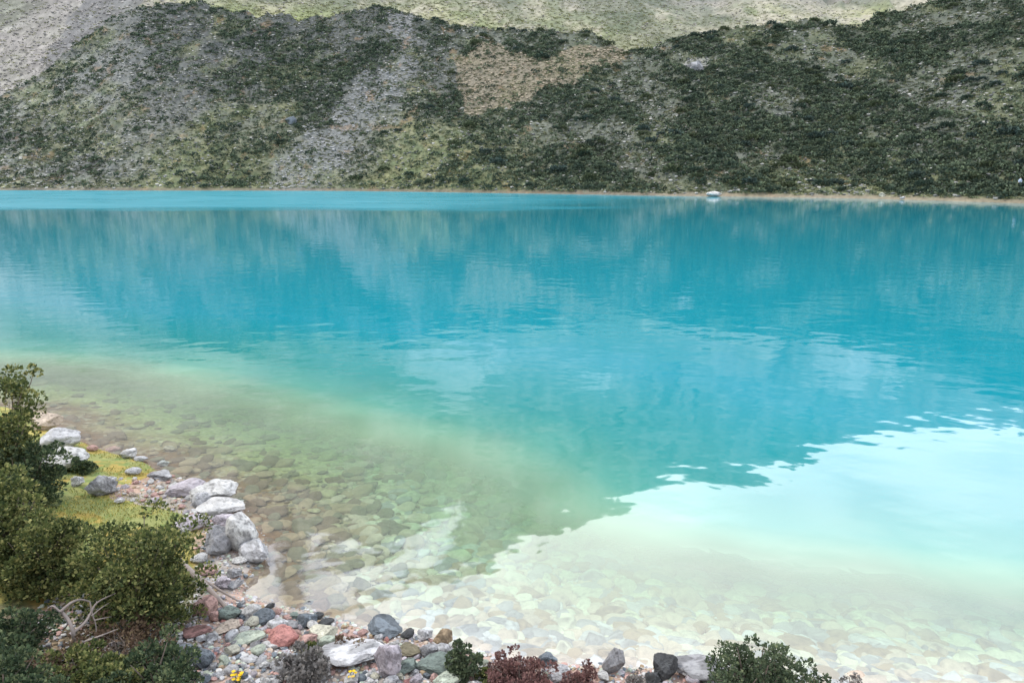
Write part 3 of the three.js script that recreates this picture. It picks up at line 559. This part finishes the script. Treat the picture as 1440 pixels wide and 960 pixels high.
shrub('shrub', 6, 700, 92, 168, 'shrub', 'tall olive green shrub rising against the shallow water behind the boulders', { seed: 1, leaves: 8000, clumps: 120, size: 0.042 });
shrub('shrub', 46, 706, 84, 92, 'dark', 'dense shrub touching the big white speckled boulder', { seed: 2, leaves: 6500, size: 0.036 });
shrub('shrub', 118, 664, 26, 26, 'dark', 'small dark green bush tucked behind the white speckled boulder beside yellow turf', { seed: 3, leaves: 1500, clumps: 26, size: 0.035 });
shrub('shrub', 20, 800, 100, 130, 'shrub', 'broad olive green shrub between the tall shrub and the open turf', { seed: 4, leaves: 9500, clumps: 120, size: 0.036 });
shrub('shrub', 62, 836, 96, 110, 'shrub', 'olive green shrub behind the bare curved branches', { seed: 5, leaves: 9500, clumps: 120, size: 0.034 });
shrub('shrub', 204, 880, 138, 150, 'shrub', 'large olive green shrub overhanging the pebble beach and driftwood stick', { seed: 6, leaves: 14000, clumps: 170, size: 0.032 });
shrub('shrub', 12, 935, 90, 70, 'dark', 'low dark bush beneath the bare curved branches, nearest the tall shrub', { seed: 7, leaves: 6000, clumps: 80, size: 0.03, sparse: 0.4 });
shrub('shrub', 118, 985, 130, 52, 'shrub', 'yellow green low shrub growing below the bare curved branches', { seed: 8, leaves: 7000, clumps: 80, size: 0.03 });
shrub('shrub', 225, 985, 110, 70, 'dark', 'dark green low shrub at the edge of the pebbles by the cobble pair', { seed: 9, leaves: 6000, clumps: 80, size: 0.028 });
shrub('shrub', 10, 1000, 110, 60, 'dark', 'dark green ground-hugging shrub on the slope under the low dark bush', { seed: 10, leaves: 5000, clumps: 70, size: 0.03 });
shrub('dry_shrub', 175, 932, 130, 40, 'dry', 'brown dried undergrowth between the large shrub and the yellow green low shrub', { seed: 11, leaves: 3200, clumps: 60, size: 0.03, sparse: 0.6 });
shrub('dry_shrub', 60, 965, 100, 44, 'dry', 'brown dry twiggy undergrowth around the foot of the bare curved branches', { seed: 12, leaves: 2600, clumps: 60, size: 0.028, sparse: 0.6 });
shrub('heath_plant', 655, 953, 46, 48, 'heath', 'grey green heath tuft beside the blue green block', { seed: 21, leaves: 2600, clumps: 46, size: 0.026 });
shrub('heath_plant', 1066, 990, 112, 74, 'heath', 'green upright heath bush growing at the water beyond the grey flat slab', { seed: 22, leaves: 7500, clumps: 110, size: 0.026 });
shrub('heath_plant', 1150, 985, 30, 34, 'heath', 'thin sprig of heath next to the green heath bush', { seed: 23, leaves: 420, clumps: 14, size: 0.024 });
shrub('heath_plant', 1198, 985, 46, 32, 'grey', 'sparse dark twigs of heath standing before clear water', { seed: 24, leaves: 420, clumps: 18, size: 0.022 });
shrub('heather', 725, 972, 88, 44, 'rusty', 'rusty pink heather cushion on the waterline beside dark broken rock', { seed: 25, leaves: 4200, clumps: 70, size: 0.024 });
shrub('heather', 822, 978, 60, 30, 'rusty', 'small rusty heather between two rocks near the lone boulder in the water', { seed: 26, leaves: 2000, clumps: 40, size: 0.022 });
shrub('heather', 890, 972, 22, 26, 'grey', 'little grey twiggy plant beside the black shard', { seed: 27, leaves: 380, clumps: 12, size: 0.022 });
shrub('dry_tuft', 425, 958, 62, 40, 'grey', 'dry grey tuft of dead twigs in the pebble beach', { seed: 28, leaves: 2000, clumps: 50, size: 0.035 });
shrub('dry_tuft', 500, 922, 40, 24, 'dry', 'brownish dry tuft behind the long banded slab', { seed: 29, leaves: 1500, clumps: 34, size: 0.028 });
shrub('leafy_plant', 432, 918, 24, 14, 'shrub', 'low yellow green plant between pink and pale green stones', { seed: 30, leaves: 800, clumps: 18, size: 0.026, category: 'plant' });
shrub('leafy_plant', 690, 960, 44, 18, 'shrub', 'low mossy green plant between the grey green heath tuft and rusty heather', { seed: 31, leaves: 1100, clumps: 24, size: 0.024, category: 'plant' });
{ // twig that sticks out of the tall shrub, over the water: part of that shrub
  const owner = scene.getObjectByName('shrub'), b = owner.position, slant = b.distanceTo(camera.position), at = (px, py) => ray(px, py).multiplyScalar(slant * 0.99).add(camera.position).sub(b);
  add(new THREE.Mesh(taperTube([at(5, 600), at(28, 560), at(40, 545), at(47, 520)], 0.016, 0.006), barkMaterial), 'twig', null, owner);
  const r = rng(8), pts = [];
  for (const [px, py, n] of [[45, 518, 60], [52, 524, 50], [40, 528, 40], [26, 552, 70], [34, 548, 30]]) for (let k = 0; k < n; k++) { const c = at(px, py), d = new THREE.Vector3(r() - 0.5, r() - 0.3, r() - 0.5).normalize(); pts.push([c.x + d.x * 0.05, c.y + d.y * 0.05, c.z + d.z * 0.05, 0.06 * (0.5 + 0.6 * r()), d.x, d.y, d.z, r()]); }
  add(new THREE.Mesh(leafCloud(pts, tint('shrub')), leafMaterial), 'twig_leaves', null, owner);
}
{ // bare curved branches of a dead shrub
  const base = onGround(98, 915), slant = base.distanceTo(camera.position) - 0.6, root = new THREE.Group(); root.position.copy(base);
  const at = (px, py, k = 0) => ray(px, py).multiplyScalar(slant + k).add(camera.position).sub(base);
  for (const [line, r0, r1] of [
    [[at(98, 915, 0.6), at(103, 892), at(96, 872), at(84, 858, 0.05)], 0.026, 0.02], [[at(84, 860), at(100, 847), at(114, 843, 0.1), at(126, 846, 0.15)], 0.018, 0.010],
    [[at(104, 888), at(118, 876), at(126, 864, 0.05), at(135, 848, 0.1), at(162, 834, 0.2)], 0.019, 0.006], [[at(126, 846), at(129, 862, 0.02), at(134, 878, 0.05), at(135, 892, 0.1)], 0.009, 0.006],
    [[at(98, 912, 0.4), at(118, 902), at(140, 894), at(166, 884, 0.1)], 0.020, 0.006], [[at(128, 866), at(140, 856), at(152, 848, 0.1)], 0.008, 0.004], [[at(132, 872), at(145, 869), at(156, 867, 0.1)], 0.008, 0.004], [[at(98, 912, 0.4), at(130, 912), at(165, 900)], 0.011, 0.004], [[at(84, 860), at(74, 852), at(66, 856, 0.1)], 0.013, 0.006],
  ]) add(new THREE.Mesh(taperTube(line, r0, r1, 7, 14), greyWood), 'branch', null, root);
  add(root, 'dead_shrub', { label: 'bare curved grey branches of a dead shrub among green shrubs', category: 'branches' });
}
{ // driftwood
  const a = onGround(252, 806), b = onGround(322, 862), c = a.clone().lerp(b, 0.5), up = (v, k) => v.clone().sub(a).add(new THREE.Vector3(0, k, 0)), root = new THREE.Group(); root.position.copy(a);
  add(new THREE.Mesh(taperTube([up(a, 0.22), up(c, 0.16), up(b, 0.05)], 0.05, 0.03, 8, 14), greyWood), 'trunk', null, root);
  const d = onGround(335, 850);
  add(new THREE.Mesh(taperTube([up(a.clone().lerp(b, 0.25), 0.2), up(c.clone().lerp(d, 0.5), 0.13), up(d, 0.06)], 0.025, 0.012, 6, 12), greyWood), 'side_branch', null, root);
  add(root, 'driftwood_stick', { label: 'weathered forked driftwood stick slanting from the large shrub to the wet sand', category: 'driftwood' });
}
{ // yellow flowers
  const petal = new THREE.MeshStandardMaterial({ name: 'petal', color: new THREE.Color().setRGB(0.72, 0.5, 0.01), roughness: 0.7, side: THREE.DoubleSide }), green = new THREE.MeshStandardMaterial({ name: 'stem', color: new THREE.Color().setRGB(0.09, 0.13, 0.03), roughness: 0.9, side: THREE.DoubleSide });
  const head = (x, y, z, s, turn) => { const gs = []; for (let k = 0; k < 7; k++) { const g = new THREE.CircleGeometry(s * 0.45, 7); g.scale(0.55, 1, 1); g.translate(0, s * 0.5, 0); g.rotateX(-0.9); g.rotateY(k * Math.PI * 2 / 7 + turn); g.translate(x, y, z); gs.push(g); } return mergeGeometries(gs); };
  for (const [px, py, n, s, label] of [[335, 962, 9, 0.034, 'cluster of yellow flowers on the pebbles by the touching cobble pair'], [155, 908, 2, 0.03, 'pair of yellow flowers at the bare curved branches'], [497, 962, 5, 0.03, 'yellow flowers in front of the long banded slab'], [536, 936, 3, 0.028, 'small yellow flowers behind the upright pointed rock']]) {
    const b = onGround(px, py), r = rng(px), root = new THREE.Group(); root.position.copy(b);
    const lift = px === 155 ? 0.28 : 0.07;
    for (let k = 0; k < n; k++) { const x = (r() - 0.5) * 0.13, z = (r() - 0.5) * 0.1, y = lift + 0.1 * r(); add(new THREE.Mesh(taperTube([[x * 0.3, 0, z * 0.3], [x * 0.7, y * 0.6, z * 0.7], [x, y, z]], 0.004, 0.003, 4, 4), green), 'stem', null, root); add(new THREE.Mesh(head(x, y, z, s, r() * 6), petal), 'flower_head', null, root); }
    add(root, 'yellow_flower', { label, category: 'flower' });
  }
}
{ // short turf, one mass
  const r = rng(31), pts = [];
  for (let k = 0; k < 42000; k++) {
    const px = -60 + r() * 400, py = 575 + 300 * r(), f = onLake(px, py), h = field(f[0], f[1]); if (h < 0.02) continue;
    const t = turfShare(f[0], f[1], px, py), a = fbm(f[0] * 1.6 + 33, f[1] * 1.6, 0, 3); if (r() > t * smooth(0.3, 0.55, a)) continue;
    pts.push([f[0], groundY(f[0], f[1]) - 0.004, f[1], 0.03 + 0.045 * r() * r(), (r() - 0.5) * 1.1, 0.8, (r() - 0.5) * 1.1, a * 0.9 + (r() - 0.5) * 0.5, 0.14]);
  }
  const cols = (k, rn) => { const q = clamp(k), v = 0.75 + 0.5 * rn(); return mix3([0.15, 0.20, 0.05], [0.40, 0.34, 0.09], smooth(0.3, 0.75, q)).map((c) => c * v); };
  add(new THREE.Mesh(leafCloud(pts, cols), new THREE.MeshStandardMaterial({ name: 'turf', vertexColors: true, roughness: 0.95, side: THREE.DoubleSide })), 'turf', { kind: 'stuff', label: 'short yellow green turf on the bank', category: 'grass' });
}
console.log('plants');

// ---------------------------------------------------------------- cover of the far slope
{
  const r = rng(555), m4 = new THREE.Matrix4(), q = new THREE.Quaternion(), e = new THREE.Euler(), one = new THREE.Vector3();
  const bushGeo = (n, s, seed) => { const rn = rng(seed), pts = []; for (let k = 0; k < n; k++) { const d = new THREE.Vector3(rn() * 2 - 1, rn() * 1.15 - 0.1, rn() * 2 - 1).normalize(), q2 = 0.28 + 0.25 * rn() + 0.12 * Math.sin(d.x * 5 + seed) * Math.cos(d.z * 4); pts.push([d.x * q2, Math.max(0, d.y * q2 * 0.9 + 0.08), d.z * q2, s * (0.6 + 0.6 * rn()), d.x + (rn() - 0.5), d.y + 0.4, d.z + (rn() - 0.5), rn()]); } return leafCloud(pts, (k, w) => { const v = 0.6 + 0.7 * w(); return [v, v, v]; }); };
  const shrubs = [], rocks = [], tufts = [];
  for (let k = 0; k < 150000; k++) {
    const az = lerp(-0.64, 0.64, r()), t = 0.012 + 1.03 * r(), [x, y, z] = moraine(az, t), [px, py] = project(x, y, z);
    if (py < -60) continue;
    const zn = slopeZones(px, py, x, y, z), u = r(), clump = fbm(x * 0.09 + 3, y * 0.12 + 70, 0, 3), bare = Math.max(zn.gully, zn.tan * 0.85, zn.slab);
    const ps = (0.05 + 0.34 * zn.scrub * smooth(0.38, 0.62, clump) + 0.25 * zn.dark * smooth(0.4, 0.6, clump) + 0.12 * smooth(0.5, 0.65, clump)) * (1 - bare * 0.95) * smooth(0.4, 1.5, y);
    const pr = 0.17 + 0.28 * zn.scree + 0.35 * bare + 0.2 * zn.dark + 0.12 * zn.scrub * smooth(0.55, 0.4, clump);
    if (u < ps) shrubs.push([x, y, z, 0.5 + 1.35 * Math.pow(r(), 2), r(), zn]);
    else if (u < ps + pr) rocks.push([x, y, z, 0.16 + 0.75 * Math.pow(r(), 4), r(), zn, bare]);
    else if (u < ps + pr + 0.24 && y > 0.5) tufts.push([x, y, z, 0.3 + 0.5 * r(), r(), zn]);
  }
  const put = (name, geo, mat, list, color, label, category, sink, tall) => {
    const im = new THREE.InstancedMesh(geo, mat, list.length);
    list.forEach((s, i) => { e.set((s[4] - 0.5) * 0.5, s[4] * 40, 0); const k = s[3]; m4.compose(one.set(s[0], s[1] + sink * k, s[2]), q.setFromEuler(e), new THREE.Vector3(k * 1.25, k * tall, k * 1.25)); im.setMatrixAt(i, m4); im.setColorAt(i, new THREE.Color().setRGB(...color(s))); });
    add(im, name, { kind: 'stuff', label, category }); console.log(name, list.length);
  };
  const matte = new THREE.MeshStandardMaterial({ name: 'slope_cover', vertexColors: true, roughness: 0.95, side: THREE.DoubleSide });
  put('hillside_scrub', bushGeo(46, 0.3, 5), matte, shrubs, (s) => { const k = 0.7 + 0.6 * s[4]; return mix3([0.05, 0.085, 0.062], [0.115, 0.15, 0.09], s[4]).map((c) => c * k); }, 'dark green scrub covering the moraine slope', 'scrub', -0.05, 1.0);
  put('hillside_rubble', rockGeometry(700, 1, { cuts: 8, sharp: 1 }), matte, rocks, (s) => { const b = s[6] > 0.5 ? (s[5].tan ? [0.36, 0.31, 0.235] : [0.31, 0.32, 0.325]) : mix3([0.15, 0.16, 0.16], [0.46, 0.46, 0.43], s[4] * s[4]); return b; }, 'grey and tan rubble strewn over the moraine slope', 'rubble', 0.1, 0.7);
  put('hillside_grass', bushGeo(26, 0.4, 9), matte, tufts, (s) => mix3([0.09, 0.125, 0.065], [0.25, 0.26, 0.14], s[4]).map((c) => c * (0.7 + 0.5 * s[5].grass)), 'pale tussock grass on the moraine slope', 'grass', -0.12, 0.8);
  const high = [], highTufts = [];
  for (let k = 0; k < 90000; k++) { const az = lerp(-0.7, 0.62, r()), t = 0.42 * r() * r(), [x, y, z] = mountain(az, t), [px, py] = project(x, y, z); if (py < -25 || py > 130 || px < -40 || px > 1460) continue; if (r() < (px < 300 ? 0.8 : px > 950 ? 0.5 : 0.25)) high.push([x, y, z, 0.35 + 1.1 * Math.pow(r(), 3), r()]); else highTufts.push([x, y, z, 0.6 + 0.9 * r(), r()]); }
  put('mountain_rubble', rockGeometry(701, 1, { cuts: 8, sharp: 1 }), matte, high, (s) => mix3([0.16, 0.155, 0.15], [0.38, 0.36, 0.34], s[4]), 'loose rubble on the mountainside behind the moraine', 'rubble', 0.1, 0.7);
  put('mountain_grass', bushGeo(26, 0.4, 19), matte, highTufts, (s) => mix3([0.15, 0.185, 0.075], [0.33, 0.33, 0.16], s[4]), 'tussock grass on the mountainside behind the moraine', 'grass', -0.12, 0.6);
  // bushes of the slope that can be told apart
  const big = [0, 1, 2].map((k) => bushGeo(260, 0.17, 40 + k)), bushMat = [[0.042, 0.072, 0.05], [0.075, 0.10, 0.05], [0.05, 0.082, 0.07]].map((c) => new THREE.MeshStandardMaterial({ name: 'slope_bush', color: new THREE.Color().setRGB(...c), vertexColors: true, roughness: 0.95, side: THREE.DoubleSide }));
  const spots = [[575, 247], [604, 256], [620, 252], [540, 240], [560, 185], [612, 195], [640, 205], [660, 180], [720, 42], [738, 44], [590, 30], [612, 22], [700, 232], [745, 262], [760, 248], [830, 258], [860, 235], [1000, 210], [1014, 222], [1030, 225], [1110, 228], [1150, 110], [1146, 30], [1290, 250], [1300, 262], [1240, 22], [1340, 10], [1390, 235], [1420, 190], [1400, 120], [395, 200], [350, 120], [300, 130], [1190, 90], [930, 215], [905, 190], [880, 150]];
  while (spots.length < 170) { const px = 480 + r() * 980, py = 30 + r() * 235; const zn = slopeZones(px, py, px / 4, py / 4, 0); if (zn.gully < 0.3 && !zn.tan && r() < 0.25 + zn.scrub) spots.push([px, py]); }
  for (const [px, py] of spots) {
    const c = onHill(px, py); if (c.y < 0.8) continue;
    const mi = Math.floor(r() * 3), o = new THREE.Mesh(big[Math.floor(r() * 3)], bushMat[mi]), s = 2.0 + 2.2 * r() * r(); o.position.set(c.x, c.y - 0.15, c.z); o.scale.set(s * 1.3, s * 0.95, s * 1.2); o.rotation.y = r() * 6;
    const where = py < 62 ? 'on the crest of the moraine' : lineDistance(GULLY_PX, px, py) < 80 ? 'beside the grey gully of the moraine' : py > 236 ? 'low on the moraine just above the far beach' : Math.hypot((px - 750) / 190, (py - 110) / 90) < 1 ? 'around the tan scree patch of the moraine' : Math.hypot(px - 980, py - 92) < 130 ? 'near the pale rock slab of the moraine' : px > 1300 ? 'on the slope above the walker' : px < 860 ? 'on the grassy slope below the tan scree' : py < 150 ? 'on the upper scrub slope past the pale slab' : 'in mid slope scrub above the white boulder', look = (s > 2.9 ? 'big ' : s > 2.2 ? 'medium ' : 'small ') + ['dark', 'olive', 'bluish'][mi] + ' green bush ';
    add(o, 'hillside_bush', { label: look + where, category: 'bush', group: look + where });
  }
  // single rocks on the far side
  for (const [px, py, w, h, color, shape, label] of [[1005, 274, 22, 5, 'white', 'round', 'white boulder at the waterline of the far shore'], [1240, 276, 8, 5, 'cream', 'shard', 'small cream rock on the far shore path between white boulder and walker'], [408, 172, 17, 8, 'slate', 'block', 'blue black boulder with a pale cap on the green part of the moraine slope'], [978, 100, 22, 14, 'grey', 'slab', 'bare pale rock slab high on the scrubby slope near the crest'], [1270, 279, 7, 3, 'pale', 'slab', 'flat pale stone on the far shore beside the small cream rock']]) {
    const c = onHill(px, py), d = c.distanceTo(camera.position), o = new THREE.Mesh(SHAPES[shape][1], stoneMaterial[color]); o.position.set(c.x, c.y + h * d / FOCAL * 0.12, c.z); o.scale.set(w * d / FOCAL, h * d / FOCAL * 1.6, w * d / FOCAL * 0.7);
    add(o, 'boulder', { label, category: 'boulder' });
  }
}
console.log('slope cover');

// ---------------------------------------------------------------- the walker on the far shore
{
  const foot = onHill(1434, 263), root = new THREE.Group(); root.position.copy(foot); root.position.y -= 0.05; root.rotation.y = -0.6;
  const cap = (p, a, b, ra, rb) => { const bx = b[0] - a[0], by = b[1] - a[1], bz = b[2] - a[2], t = clamp(((p[0] - a[0]) * bx + (p[1] - a[1]) * by + (p[2] - a[2]) * bz) / (bx * bx + by * by + bz * bz)); return Math.hypot(p[0] - a[0] - bx * t, p[1] - a[1] - by * t, p[2] - a[2] - bz * t) - lerp(ra, rb, t); };
  const smin = (a, b, k = 0.05) => { const h = clamp(0.5 + 0.5 * (b - a) / k); return lerp(b, a, h) - k * h * (1 - h); };
  const bones = {
    torso: [[[0, 0.98, 0], [0, 1.38, 0], 0.14, 0.17]], arm: [[[-0.19, 1.4, 0], [-0.27, 1.12, 0.03], 0.06, 0.048], [[-0.27, 1.12, 0.03], [-0.22, 0.9, 0.16], 0.048, 0.036], [[0.19, 1.4, 0], [0.27, 1.12, -0.02], 0.06, 0.048], [[0.27, 1.12, -0.02], [0.26, 0.86, 0.06], 0.048, 0.036]],
    leg: [[[-0.09, 0.95, 0], [-0.1, 0.5, 0.05], 0.095, 0.065], [[-0.1, 0.5, 0.05], [-0.1, 0.08, -0.02], 0.06, 0.042], [[0.09, 0.95, 0], [0.1, 0.5, -0.02], 0.095, 0.065], [[0.1, 0.5, -0.02], [0.1, 0.08, -0.1], 0.06, 0.042]],
    rest: [[[0, 1.45, 0], [0, 1.56, 0.01], 0.055, 0.052], [[0, 1.63, 0.015], [0, 1.69, 0.0], 0.088, 0.095], [[0, 1.61, 0.1], [0, 1.63, 0.11], 0.014, 0.012], [[-0.1, 0.05, -0.04], [-0.1, 0.04, 0.14], 0.045, 0.036], [[0.1, 0.05, -0.12], [0.1, 0.04, 0.06], 0.045, 0.036]],
    hand: [],
  };
  for (const [x, y, z] of [[-0.22, 0.88, 0.17], [0.26, 0.84, 0.07]]) { bones.hand.push([[x, y, z], [x, y - 0.07, z + 0.01], 0.03, 0.034]); for (let f = 0; f < 4; f++) bones.hand.push([[x, y - 0.08, z - 0.027 + f * 0.019], [x + 0.008, y - 0.14 - 0.012 * (f === 1 || f === 2), z - 0.03 + f * 0.022], 0.0095, 0.008]); bones.hand.push([[x, y - 0.03, z + 0.03], [x + 0.012, y - 0.08, z + 0.058], 0.011, 0.009]); }
  const sdf = (list, grow) => (p) => { let d = 9; for (const [a, b, ra, rb] of list) d = smin(d, cap(p, a, b, ra + grow, rb + grow), 0.03); return d; };
  function surface(f, cy, half, res) {
    const mc = new MarchingCubes(res, new THREE.MeshStandardMaterial(), false, false, 60000); mc.isolation = 0;
    for (let k = 0; k < res; k++) for (let j = 0; j < res; j++) for (let i = 0; i < res; i++) mc.field[i + j * res + k * res * res] = -f([(i - res / 2) / (res / 2) * half, cy + (j - res / 2) / (res / 2) * half, (k - res / 2) / (res / 2) * half]);
    mc.update(); const n = mc.count, g = new THREE.BufferGeometry();
    g.setAttribute('position', new THREE.BufferAttribute(mc.positionArray.slice(0, n * 3), 3)); g.setAttribute('normal', new THREE.BufferAttribute(mc.normalArray.slice(0, n * 3), 3)); g.scale(half, half, half); g.translate(0, cy, 0); return g;
  }
  const cloth = (rgb) => new THREE.MeshStandardMaterial({ color: new THREE.Color().setRGB(...rgb), roughness: 0.9 });
  add(new THREE.Mesh(surface(sdf([...bones.torso, ...bones.arm, ...bones.leg, ...bones.rest, ...bones.hand], 0), 0.9, 1.0, 96), cloth([0.42, 0.26, 0.18])), 'body', null, root);
  add(new THREE.Mesh(surface(sdf([...bones.torso, ...bones.arm.map(([a, b, c, d], i) => (i % 2 ? [a, [lerp(a[0], b[0], 0.9), lerp(a[1], b[1], 0.9), lerp(a[2], b[2], 0.9)], c, d] : [a, b, c, d]))], 0.02), 1.15, 0.62, 64), cloth([0.50, 0.62, 0.78])), 'jacket', null, root);
  add(new THREE.Mesh(surface(sdf(bones.leg, 0.016), 0.52, 0.62, 60), cloth([0.09, 0.14, 0.24])), 'trousers', null, root);
  add(new THREE.Mesh(surface(sdf([[[0, 1.7, -0.02], [0, 1.6, -0.07], 0.1, 0.055]], 0), 1.66, 0.2, 40), cloth([0.03, 0.025, 0.02])), 'hair', null, root);
  add(root, 'person', { label: 'walker in pale blue jacket and dark trousers standing on the far shore slope', category: 'person' });
}
renderer.render(scene, camera);
